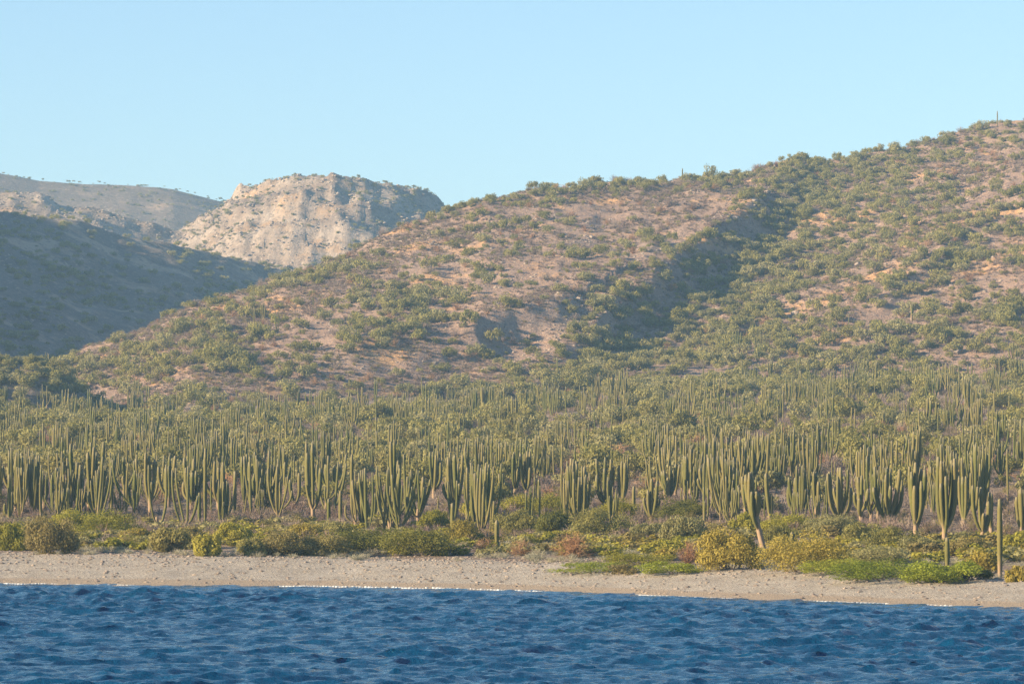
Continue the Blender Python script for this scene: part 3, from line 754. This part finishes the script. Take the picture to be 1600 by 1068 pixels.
for px, py, wp, hp, k, lb in [(757, 866, 50, 26, 'rust', 'rusty red leafless twig bush near the one-armed cactus'), (815, 868, 48, 28, 'rust', 'brown leafless twig bush right of the one-armed cactus'.replace('right of', 'past')), (896, 873, 80, 42, 'rust', 'widest leafless brown twig bush fanning above the beach'),
                              (1076, 882, 46, 40, 'rust', 'leafless orange-brown twig bush beside the large golden olive shrub'), (395, 806, 46, 34, 'grey', 'bare grey twig bush below the brown-trunk cactus'), (1508, 900, 40, 24, 'rust', 'small rusty twig bush by the bare-stemmed cactus'), (640, 846, 40, 22, 'grey', 'small grey twig bush behind the beach hedge')]:
    twig_shrub(px, py, wp, hp, k, lb)

# ------------------------------------------------------------------ trees of the plain and bushes of the hill
TK = ['olive', 'sage', 'olive', 'straw', 'sage', 'olive']
def tree_protos(seed0, leaves, leaf):
    out = []
    for i, k in enumerate(TK):
        v, f, cs = crown_arrays(seed0 + i, 11 + i, leaves, 1.0, 1.0, 0.18, leaf, clump_r=0.33)
        cr = mesh_from('crown', v, f, LM[k])
        V = []; Fc = []; rr = random.Random(seed0 + i)
        tv, tf, _ = sweep([(0, 0, -0.15), (rr.uniform(-.05, .05), 0, 0.12), (rr.uniform(-.1, .1), 0, 0.3)], [0.06, 0.05, 0.035], 6, 0, 1); V += tv; Fc += tf
        for c in cs[:6]:
            tv, tf, _ = sweep([(0, 0, 0.08), (c[0] * .45, c[1] * .45, 0.1 + c[2] * .45), (c[0] * .9, c[1] * .9, c[2] * .9)], [0.04, 0.028, 0.012], 5, 0, 1)
            o = len(V); V += tv; Fc += [tuple(x + o for x in q) for q in tf]
        out.append((cr, quad_tri_mesh('trunk', V, Fc, None, M_WOOD), v, f))
    return out
TP = tree_protos(400, 1100, 0.060)
BP = tree_protos(500, 700, 0.072)
def merged_kinds(pr): # crown + trunk as one mesh for the far mass
    r = []
    for cr, tr, v, f in pr: r.append(cr)
    return r
def add_tree(p, R, H, k, name, label, cat, group, protos):
    root = link(name, None, loc=(p[0], p[1], p[2] - 0.05), rz=rng.uniform(0, 6.28))
    link('crown', protos[k][0], root, sc=(R, R, H)); link('trunk', protos[k][1], root, sc=(R, R, H))
    tag(root, label, cat, group)
def plain_tree_density(X, Y, Z, lay, s, px):
    d = 0.30 + 1.6 * np.clip(fbm(X / 30 + 9, Y / 45 + 3, 3) + 0.15, 0, 1)
    d = d * (((lay == 0) | (lay == 6)) + 0.4 * ((lay == 1) & (Y < 750))) * (s > 70) * (0.05 + 0.95 * sstep(330, 470, Y + 60 * (px / 1600)))
    return np.clip(d, 0, 1)
tp = spots(1650, (-110, 1710), (300, 760), plain_tree_density); tp = tp[np.argsort(tp[:, 1])]
inv = np.nonzero(np.abs(tp[:, 0] / tp[:, 1] * F) < 815)[0][:300]
colw = ['dull olive', 'grey-green', 'olive', 'yellowish', 'pale grey-green', 'deep olive']
for j in inv:
    k = int(rng.integers(0, 6)); R = rng.uniform(1.0, 2.4); q = rng.uniform(1.15, 1.7)
    d = '%s %s %s desert tree %s' % (('big' if R > 2.0 else 'middle-sized' if R > 1.5 else 'small'), ('upright' if q > 1.42 else 'spreading'), colw[k], where(*tp[j][:2]))
    add_tree(tp[j], R, R * q, k, 'desert_tree', d, 'tree', d, TP)
rest = np.setdiff1d(np.arange(len(tp)), inv)
rr_ = rng.uniform(1.1, 2.6, len(rest))
scatter('far_trees', 'mass of olive desert trees at the back of the plain', 'trees', merged_kinds(TP), tp[rest], np.stack([rr_, rr_, rr_ * rng.uniform(1.1, 1.6, len(rest))], -1))
# ridge bushes seen against the sky, each placed
RIDGE = [(716, 335, 20), (768, 318, 34), (806, 302, 24), (850, 302, 30), (915, 300, 40), (940, 298, 22), (968, 298, 24), (1001, 296, 28), (1035, 290, 30), (1072, 285, 30), (1108, 283, 30), (1139, 282, 28), (1172, 272, 18), (1204, 263, 18), (1240, 252, 24), (1272, 246, 18), (1334, 243, 30), (1375, 238, 22), (1404, 232, 34), (1431, 228, 22), (1478, 215, 24), (1538, 206, 34), (1577, 199, 22), (690, 345, 18), (735, 325, 18), (650, 358, 18)]
for px, py, wp in RIDGE:
    Yr = float(np.interp(px, *zip(*MAIND))) - 4 + random.uniform(-6, 4); x = (px - 800) / F * Yr
    R = wp * Yr / F * random.uniform(0.32, 0.5); k = random.choice([0, 1, 2, 4, 5])
    add_tree((x, Yr, ground(x, Yr)), R, R * random.uniform(1.3, 1.8), k, 'ridge_tree', '%s bushy tree on the skyline of the main hill' % colw[k], 'tree', 'bushy trees on the ridge, %s' % colw[k], TP)
q_ = rng.uniform(640, 1640, 90); qy = np.interp(q_, *zip(*MAIND)) + rng.uniform(-14, 3, 90); qx = (q_ - 800) / F * qy
qs = rng.uniform(0.5, 1.5, 90)
scatter('ridge_scrub', 'low scrub lining the skyline of the main hill', 'bushes', merged_kinds(BP), np.stack([qx, qy, height(qx, qy)], -1), np.stack([qs, qs, qs * 1.2], -1))
def hill_density(X, Y, Z, lay, s, px):
    d = 0.32 + 0.9 * np.clip(fbm(X / 24 + 70, Y / 34 + 20, 3), -0.3, 1)
    d = d * (lay == 1) * (0.55 + 0.45 * (1 - sstep(690, 860, Y)))
    if True:
        dd, par = seg_field(X, Y, _spur[0][0]); d = d + 0.6 * (lay == 1) * ((dd > -2) & (dd < 34))
    return np.clip(d, 0, 1)
hp = spots(4600, (-60, 1680), (640, 985), hill_density)
size = 0.45 + 1.75 * rng.random(len(hp)) ** 1.8 * (1.15 - 0.25 * sstep(700, 950, hp[:, 1]))
order = np.argsort(-size / hp[:, 1]); hp = hp[order]; size = size[order]
for j in range(300):
    k = int(rng.integers(0, 6))
    dd, par = seg_field(hp[j:j + 1, 0], hp[j:j + 1, 1], _spur[0][0]); dd = dd[0]; q = rng.uniform(1.05, 1.6)
    plc = 'in the shaded gully beside the rocky spur' if 0 < dd < 30 else 'on the crest of the rocky spur' if -8 < dd <= 0 else 'at the foot of the hill' if hp[j, 1] < 745 else 'halfway up the hill' if hp[j, 1] < 835 else 'high on the hill under the skyline trees'
    d = '%s %s %s bush %s' % ('large' if size[j] > 1.6 else 'medium', 'tall' if q > 1.33 else 'low', colw[k], plc)
    add_tree(hp[j], size[j], size[j] * q, k, 'hill_bush', d, 'bush', d, BP)
rs = size[300:]
scatter('hill_scrub', 'small olive bushes scattered over the main hill', 'bushes', merged_kinds(BP), hp[300:], np.stack([rs, rs, rs * 1.3], -1))
fp = spots(7000, (-150, 760), (640, 1950), lambda X, Y, Z, lay, s, px: np.where(lay >= 2, np.clip(0.5 + 0.8 * fbm(X / 40, Y / 60, 3), 0.1, 1) * np.where((lay == 6), 9.0, np.where(lay == 5, 2.5, np.where(lay == 2, 1.5, 0.6))), 0))
rs = rng.uniform(0.6, 2.0, len(fp)) * np.where(fp[:, 1] > 1300, 0.7, 1.0)
scatter('far_hill_scrub', 'scattered bushes over the shaded and distant hills', 'bushes', merged_kinds(BP), fp, np.stack([rs, rs, rs * 1.15], -1))

kp = spots(260, (-150, 300), (560, 720), lambda X, Y, Z, lay, s, px: np.where(lay == 6, 1.0, 0))
rs = rng.uniform(0.9, 2.2, len(kp))
scatter('knoll_scrub', 'dense bushes covering the shaded knoll at the hill foot', 'bushes', merged_kinds(TP), kp, np.stack([rs, rs, rs * 1.3], -1))
# ------------------------------------------------------------------ dry brush, grass, stones
TW = [proto_twig(k, 700 + i, 34, 0.022) for i, k in enumerate(['grey', 'mauve', 'grey', 'mauve', 'brown'])]
bp = spots(15000, (-120, 1720), (268, 640), lambda X, Y, Z, lay, s, px: np.where((lay == 0) & (s > 30), np.clip(0.55 + fbm(X / 18, Y / 25, 3), 0.05, 1), 0))
rs = rng.uniform(0.45, 1.25, len(bp))
scatter('dry_brush', 'leafless grey brush filling the ground between cacti', 'brush', TW, bp, np.stack([rs, rs, rs * rng.uniform(.7, 1.2, len(bp))], -1))
TW2 = [proto_twig(k, 720 + i, 22, 0.05) for i, k in enumerate(['mauve', 'grey', 'mauve', 'brown', 'mauve'])]
bp = spots(42000, (-80, 1690), (640, 990), lambda X, Y, Z, lay, s, px: np.where(lay == 1, np.clip(0.5 + 1.3 * fbm(X / 20, Y / 25, 3), 0.03, 1), 0))
rs = rng.uniform(0.3, 0.95, len(bp))
scatter('hill_brush', 'low leafless mauve brush over the main hill', 'brush', TW2, bp, np.stack([rs, rs, rs * rng.uniform(.6, 1.0, len(bp))], -1))
bp = spots(2200, (-80, 1690), (330, 985), lambda X, Y, Z, lay, s, px: np.where((lay == 1) | (lay == 0), 0.6, 0))
rs = rng.uniform(0.8, 1.8, len(bp))
scatter('dead_brush', 'bare grey dead bushes dotted over plain and slope', 'brush', [proto_twig(k, 730 + i, 60, 0.02) for i, k in enumerate(['grey', 'mauve', 'rust'])], bp, np.stack([rs, rs, rs * 1.1], -1))
GR = [proto_twig('pale', 740 + i, 40, 0.02) for i in range(3)]
gp = spots(700, (-60, 1660), (200, 300), lambda X, Y, Z, lay, s, px: np.where((lay == 0) & (s > 17) & (s < 45), np.clip(0.35 + 1.5 * fbm(X / 6, Y / 6, 3), 0, 1), 0))
rs = rng.uniform(0.3, 0.75, len(gp))
scatter('beach_grass', 'pale dry grass tufts behind the beach crest', 'grass', GR, gp, np.stack([rs * 1.3, rs * 1.3, rs * .7], -1))
UG = [proto_shrub(k, 760 + i, 1, 1, 420, 9, 0.10)[0] for i, k in enumerate(['gold', 'sage', 'yellow', 'yellow', 'brown'])]
gp = spots(750, (-60, 1660), (225, 330), lambda X, Y, Z, lay, s, px: np.where((lay == 0) & (s > 27) & (s < 75), np.clip(0.3 + 0.5 * (px / 1600) + 1.5 * fbm(X / 9, Y / 9, 3), 0, 1), 0))
rs = rng.uniform(0.5, 1.3, len(gp))
scatter('undergrowth', 'low mixed undergrowth behind the beach shrubs', 'undergrowth', UG, gp, np.stack([rs * 1.2, rs * 1.2, rs * .8], -1))
def rock_mesh(seed, sub=2, rough=0.35):
    bm = bmesh.new(); bmesh.ops.create_icosphere(bm, subdivisions=sub, radius=1.0)
    r = random.Random(seed); ax = [Vector((r.gauss(0, 1), r.gauss(0, 1), r.gauss(0, 1))).normalized() for _ in range(7)]
    for v in bm.verts:
        for a in ax:
            d = v.co.dot(a)
            if d > 0.62: v.co -= a * (d - 0.62) * 0.9
        v.co *= 1 + r.uniform(-.06, .06)
        v.co.z *= 0.72
    me = bpy.data.meshes.new('rock'); bm.to_mesh(me); bm.free(); me.materials.append(M_ROCK); return me
RK = [rock_mesh(i, 1) for i in range(6)]
def rock_density(X, Y, Z, lay, s, px):
    dd, par = seg_field(X, Y, _spur[0][0])
    d = np.clip(0.10 + 1.4 * fbm(X / 15 + 8, Y / 15, 3), 0.02, 1) + 0.9 * (np.abs(dd + 1) < 4.5)
    return np.where((lay == 1), np.clip(d, 0, 1), np.where((lay == 5) | (lay == 3), 0.35, 0))
rp = spots(30000, (-60, 1680), (650, 1560), rock_density)
rs = 0.14 + 0.42 * rng.random(len(rp)) ** 3; rs *= np.where(rp[:, 1] > 1150, 1.8, 1.0)
scatter('loose_rocks', 'loose grey rocks strewn over the hillsides', 'rocks', RK, rp, np.stack([rs * 1.2, rs, rs * .8], -1))
bp = spots(9000, (-60, 1680), (186, 262), lambda X, Y, Z, lay, s, px: np.where((lay == 0) & (s > 1.0) & (s < 26), 0.25 + 0.75 * sstep(8, 18, s), 0))
rs = 0.03 + 0.16 * rng.random(len(bp)) ** 4
scatter('pebbles', 'pebbles and cobbles scattered on the beach', 'pebbles', RK, bp, np.stack([rs * 1.3, rs, rs * .8], -1))
BOULD = [(1175, 522, 16, 'pale boulder beside green trees below the shaded gully'), (1497, 552, 16, 'pale flat boulder at the foot of the slope beyond the gully'), (652, 408, 9, 'small orange boulder high on the slope below the skyline trees'), (925, 372, 10, 'grey flat rock ledge on the open slope'), (1243, 492, 14, 'weathered boulder at the foot of the gully'), (1405, 462, 12, 'orange earthy boulder on the slope beyond the gully'), (1365, 255, 9, 'boulder just under the ridge beyond the gully'), (1385, 275, 10, 'grey outcrop boulder below the ridge bushes'), (1180, 316, 12, 'jagged outcrop rock high on the spur crest'), (1200, 300, 10, 'upper outcrop rock of the spur crest'), (1150, 345, 12, 'slanting outcrop rock midway on the spur crest'), (1130, 440, 9, 'rock at the shaded side of the spur'), (905, 468, 10, 'rock on the lower spur crest'), (1340, 415, 10, 'rock among scree of the slope beyond the gully')]
for px, py, wp, lb in BOULD:
    x, y, z = hit(px, py, 640)
    R = wp * y / F * 0.55
    tag(link('boulder', rock_mesh(int(px), 2), loc=(x, y, z + R * 0.15), rz=px, sc=(R * 1.25, R, R * .95)), lb, 'boulder')

# ------------------------------------------------------------------ haze
def haze():
    bm = bmesh.new(); bmesh.ops.create_cube(bm, size=1.0)
    me = bpy.data.meshes.new('haze'); bm.to_mesh(me); bm.free()
    m = bpy.data.materials.new('haze'); m.use_nodes = True; nt = m.node_tree
    nt.nodes.remove(nt.nodes['Principled BSDF'])
    v = nt.nodes.new('ShaderNodeVolumePrincipled')
    v.inputs['Color'].default_value = (0.36, 0.66, 1.0, 1); v.inputs['Density'].default_value = 0.00021
    v.inputs['Anisotropy'].default_value = 0.0
    nt.links.new(v.outputs[0], nt.nodes['Material Output'].inputs['Volume'])
    me.materials.append(m)
    zt = float(allv[:, 2].max()) + 12
    o = link('haze', me, loc=(0, 1500, (zt - 8) / 2), sc=(14000, 16000, zt + 8)); o['kind'] = 'stuff'
    tag(o, 'thin blue haze in the air before the hills', 'haze')
haze()
